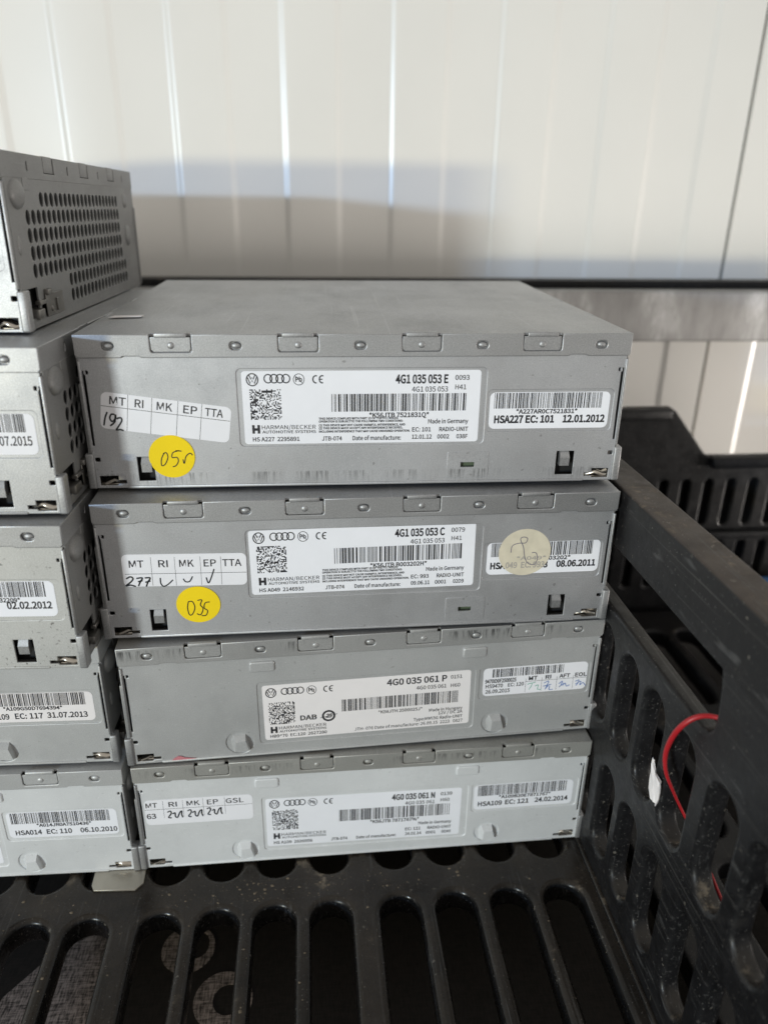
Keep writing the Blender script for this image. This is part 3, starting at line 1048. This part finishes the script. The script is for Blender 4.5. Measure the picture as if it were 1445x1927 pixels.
R3 = radio('third radio unit from the top of the right stack, smeared flange and blue pen marks', 'B', (3.16, -9.05, 50.85), .0568, -.0011, lid='steel_smeared', front='steel_lower')
o, put = sheet(R3, -40.1, 39.3, 6.9, 31.9, 1.1, 1.15, M['paper_warm'], 'type_label', (-.4, 19.4), .010, (0, 0), 'white printed type label with barcode and part number')
p = Print()
logos(p, -36.9, 28.5)
maker(p, -37.9, 9.9)
p.text("HB9470  EC:120  2627280", -38.2, -16.6, 7.8, 1.35, .004)
p.text("DAB", -26.5, -20.2, 14.9, 2.2, .01)
p.ring(-15.7, 16.0, 2.2, 2.2, .8)
p.text("25", -16.9, -14.5, 15.2, 1.7, .02, 0, .2)
p.line((-19.0, 15.2), (-12.4, 16.6), .22)
p.text("4G0 035 061 P", 6.7, 30.0, 27.7, 2.8, .008)
p.text("0151", 31.4, 35.8, 28.6, 1.6, .002)
p.text("4G0 035 061", 18.1, 29.8, 24.7, 1.7, .0)
p.text("H60", 31.5, 35.2, 24.7, 1.6, .0)
p.text("*K56JTH 2500025J*", 3.4, 20.6, 15.0, 1.35, .004)
p.text("Made in Hungary", 23.3, 36.5, 13.9, 1.4, .002)
p.text("12V / DC 2A", 27.0, 36.6, 12.2, 1.35, .002)
p.text("Type:MMI3G Radio-UNIT", 17.2, 36.7, 10.0, 1.4, .002)
p.text("JTH- 076 Date of manufacture: 26.09.15  2223   0827", -5.9, 36.8, 7.8, 1.4, .0)
put(p, M['ink'])
b = Print()
b.bars(-10.6, 34.5, 17.4, 22.9, 51, 68)
put(b, M['ink'], 'barcode')
q = Print()
q.matrix(-38.2, -28.4, 13.9, 24.0, 52)
put(q, M['ink'], 'printed_pattern')
o, put = sheet(R3, 44.2, 86.1, 19.7, 32.5, 1.9, 1.15, M['paper_white'], 'serial_label', (65, 26), .006, (0, -.1), 'white serial label with a table of blue and green pen initials')
p = Print()
p.text("9470ID0F2500025", 45.0, 57.4, 25.7, 1.7, .014)
p.text("HS9470", 45.3, 52.2, 23.4, 1.7, .006)
p.text("EC: 120", 54.2, 60.6, 23.5, 1.6, .006)
p.text("26.09.2015", 45.3, 55.1, 20.9, 1.7, .006)
for s, x0, x1 in (("MT", 62.4, 66.0), ("RI", 69.2, 71.5), ("AFT", 74.8, 79.2), ("EOL", 81.2, 86.0)):
    p.text(s, x0, x1, 25.8, 1.7, .01)
p.line((61.2, 25.2), (86.0, 25.2), .14)
for x in (61.3, 67.8, 73.9, 80.6):
    p.line((x, 20.2), (x, 26.6), .12)
put(p, M['ink'])
b = Print()
b.bars(47.8, 76.2, 28.2, 32.0, 53, 50)
put(b, M['ink'], 'barcode')
place_raw(stroke_set(HG, .26), 1.15 - .09 - .05, M['pen_green'], o)
place_raw(stroke_set(HBL, .30), 1.15 - .09 - .05, M['pen_blue'], o)
p = Print()
p.add([(-75.4, .9), (-74.4, 1.9), (-73.0, 2.75), (-71.8, 2.6), (-70.6, 1.9), (-68.4, 1.5), (-66.2, 1.1), (-66.6, .95)], [tuple(range(8))[::-1]])
me = p.build('pink_mark', .42)
ob('pink_mark', me, M['pink'], R3)

R4 = radio('bottom radio unit of the right stack, resting on the slotted crate base', 'B', (2.4, -12.2, -2.0), .0268, .0017, lid='steel_smeared_light', front='steel_pale')
D4 = dict(hs="HS A109  2626956", part="4G0 035 061 N", rev="0139", part2="4G0 035 061", h="H60", serial="*K56JTB 7871767%*", ec="EC: 121", last=("24.02.14", "0001", "0DA9"), seed=61)
main_label_a(R4, D4, (-2.0, -8.3), -.006, 'paper_cool', False)
right_label(R4, 71, ("*A109B20E7871767*", 54.2, 76.0), [("HSA109", 45.6, 55.7, 21.2, 2.3), ("EC: 121", 57.0, 67.0, 21.3, 2.3), ("24.02.2014", 69.5, 83.6, 21.4, 2.3)], (-.2, -.3), .004, bold=.010)
o, put = sheet(R4, -87.0, -45.5, 22.7, 35.2, 1.9, .78, M['paper_white'], 'test_sticker', (-66, 29), .0, (0, 0), 'white test table sticker with three scribbled initials')
p = Print()
for s, x0, x1 in (("MT", -86.5, -82.1), ("RI", -77.8, -74.6), ("MK", -70.9, -65.9), ("EP", -63.1, -58.8), ("GSL", -55.9, -49.0)):
    p.text(s, x0, x1, 31.5, 2.4, .0)
p.text("63", -87.0 + .4, -83.0, 26.0, 2.5, .004)
p.line((-87.0, 30.5), (-45.8, 30.4), .14)
for x in (-79.9, -72.4, -64.6, -56.3):
    p.line((x, 26), (x, 34.7), .10)
put(p, M['ink'])
place_raw(stroke_set(H22, .55), .78 - .09 - .05, M['pen'], o)

# ================================================================== RADIO UNITS, left stack
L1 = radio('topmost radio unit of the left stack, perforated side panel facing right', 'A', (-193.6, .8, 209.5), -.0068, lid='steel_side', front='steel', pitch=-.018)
right_label(L1, 81, None, [], barz=(26.5, 31.9))
L2 = radio('second radio unit from the top of the left stack, label ending in 07.2015', 'A', (-183.4, -19.9, 157.4), -.0192, front='steel', pitch=-.015)
right_label(L2, 91, None, [("07.2015", 74.2, 83.8, 22.3, 2.9)], bold=.004, mat='paper_white', barz=(26.4, 32.0))
L3 = radio('specked radio unit in the middle of the left stack, label dated 02.02.2012', 'A', (-182.9, -25.9, 104.6), -.0255, lid='steel', front='steel_speck', pitch=-.008)
right_label(L3, 101, ("32209*", 67.6, 74.2), [("02.02.2012", 69.7, 83.8, 22.3, 2.5)], bold=.012, off=(-.8, .3))
L4 = radio('fourth radio unit from the top of the left stack, label dated 31.07.2013', 'B', (-183.0, -11.2, 51.2), -.0122, lid='steel_lower', front='steel_lower')
right_label(L4, 111, ("*A109G50D7694394*", 53.0, 74.0), [("HSA109", 45.4, 54.6, 20.8, 2.4), ("EC: 117", 56.6, 66.6, 20.9, 2.4), ("31.07.2013", 68.0, 82.6, 21.0, 2.4)], bold=.008, mat='paper_warm', off=(-.3, 0))
L5 = radio('bottom radio unit of the left stack, label dated 06.10.2010', 'B', (-180.7, -14.7, -1.9), -.002, lid='steel_lower', front='steel_pale')
right_label(L5, 121, ("*A014JR0A7510436*", 54.5, 75.2), [("HSA014", 46.1, 56.0, 20.9, 2.3), ("EC: 110", 57.8, 67.4, 20.9, 2.3), ("06.10.2010", 70.6, 84.7, 20.9, 2.3)], bold=.008, mat='paper_cool')
main_label_a(L5, dict(D4, hs="HS A014  2010436", seed=131), (-1.2, -8.4), 0, 'paper_cool', False)

# ================================================================== SMALL THINGS
# tinplate tongue under the left stack
g = Geo().mesh(plate([(-108, -4), (-87.8, -4), (-87.0, -20.6), (-89.6, -23.6), (-105.6, -23.0), (-107.0, -20.6)], [], 0.9, .25, 2), TOP(-2.5))
t = ob('metal_tongue', g.build('metal_tongue', 40), M['tin'], None)
tag(t, 'small bare tinplate tongue sticking out under the left stack onto the crate base', 'metal plate')

# pale strip lying on the lid of the top right unit
g = Geo().mesh(plate([(-86.6, 31), (-76.0, 33.2), (-75.6, 37.0), (-85.4, 35.0)], [], 0.2, 0), TOP(209.7))
t = ob('paper_strip', g.build('paper_strip'), M['paper_warm'], None)
tag(t, 'tiny pale strip lying on the lid of the top right radio unit', 'strip')


def tube(name, pts, rad, mat, parent=None, loc=(0, 0, 0), rot=(0, 0, 0), flat_k=1.0):
    cu = bpy.data.curves.new(name, 'CURVE')
    cu.dimensions = '3D'
    s = cu.splines.new('NURBS')
    s.points.add(len(pts) - 1)
    for p, q in zip(s.points, pts):
        p.co = (q[0], q[1], q[2], 1)
        p.radius = q[3] if len(q) > 3 else 1
    s.use_endpoint_u = True
    s.order_u = 3
    cu.bevel_depth = rad
    cu.bevel_resolution = 3
    cu.resolution_u = 8
    o = bpy.data.objects.new(name, cu)
    me = bpy.data.meshes.new_from_object(o)
    bpy.data.objects.remove(o)
    bpy.data.curves.remove(cu)
    g = Geo().mesh(me, lambda q: (q.x, q.y, q.z), True)
    return ob(name, g.build(name), mat, parent, loc, rot)


cable = tube('red_cable', [(14, -66, 112, 1), (9, -60, 116.5, 1), (4, -55.5, 116.8, 1.1), (-1, -54.6, 116.2, 1.2), (-4.2, -53.4, 112.0, 1.3), (-5, -51.0, 105.2, 1.25), (-5, -49.4, 98.0, 1.1),
                           (-4, -50.0, 91.6, .9), (0, -49.3, 83.6, .75), (6, -47.6, 72.5, .7), (12, -49.0, 62.0, .7), (14, -54.8, 56.0, .75), (16, -60.5, 49.9, .8), (18, -67.4, 44.0, .85), (20, -77.4, 37.7, .9), (23, -84.0, 30.8, .9), (28, -98, 15, .9)],
             0.66, M['red'], None, (93.0, -20.0, -3.0), (0, 0, TH))
tag(cable, 'thin red cable looping through the side slots of the crate', 'cable')

# torn white paper tag stuck on the rib between two slots
g = Geo()
rnd = random.Random(5)
left = [(-36.5, 85.6), (-36.3, 82.5), (-36.6, 79.5), (-36.8, 76.5), (-37.6, 73.8), (-39.2, 71.2)]
right = [(-38.0, 84.0), (-40.6, 81.4), (-45.0, 82.0), (-45.2, 78.6), (-45.0, 75.0), (-43.6, 71.2)]
nn = 7
vs, fs = [], []
for a, b in zip(left, right):
    for k in range(nn):
        t = k / (nn - 1)
        curl = -1.4 * max(0, t - .7) ** 2 * 8 + (.5 * t if t > .5 else 0)
        vs.append((-.75 - rnd.random() * .55 + curl, a[0] + (b[0] - a[0]) * t, a[1] + (b[1] - a[1]) * t + rnd.uniform(-.2, .2)))
for r in range(len(left) - 1):
    for k in range(nn - 1):
        fs.append((r * nn + k, r * nn + k + 1, (r + 1) * nn + k + 1, (r + 1) * nn + k))
g.add(vs, fs)
g.add([(x + .2, y, z) for x, y, z in vs], [q[::-1] for q in fs])
t = ob('paper_tag', g.build('paper_tag'), M['paper_warm'], None, (93.0, -20.0, -3.0), (0, 0, TH))
tag(t, 'torn white paper scrap stuck on a crate rib beside the red cable', 'paper')

# dried dirt crumbs on the crate base
rnd = random.Random(9)
g = Geo()
for k in range(200):
    if k < 150:
        x, y = rnd.choice((rnd.uniform(-235, -2), rnd.gauss(-95, 22), rnd.gauss(-150, 14))), rnd.uniform(-8.5, 1.8)
    else:
        i = rnd.randrange(len(SX) - 2)
        x, y = (SX[i] + SX[i + 1]) / 2 + rnd.uniform(-1.6, 1.6), rnd.uniform(-75, -12)
    if x > -1.5 or x < -238:
        continue
    r = rnd.choice((.10, .13, .18, .22, .3, .45)) * rnd.uniform(.7, 1.4)
    vs = []
    for ring, (zz, kk) in enumerate(((-.05, 1.0), (.25, .8), (.45, .3))):
        for a in range(6):
            t = a * math.pi / 3 + ring * .4
            q = r * kk * rnd.uniform(.6, 1.3)
            vs.append((x + q * math.cos(t) * 1.3, y + q * math.sin(t), zz * r * 1.2 + .01))
    fs = [(a, (a + 1) % 6, 6 + (a + 1) % 6, 6 + a) for a in range(6)] + [(6 + a, 6 + (a + 1) % 6, 12 + (a + 1) % 6, 12 + a) for a in range(6)] + [tuple(range(12, 18))]
    g.add(vs, fs)
dirt = ob('dirt_crumbs', g.build('dirt_crumbs'), flat('dry_dirt', (0.15, 0.12, 0.085), 0.9, 0, 0.3, 300), None, (93.0, -20.0, -3.0), (0, 0, TH), kind='stuff')
tag(dirt, 'dry brown dirt crumbs scattered over the crate base', 'dirt')
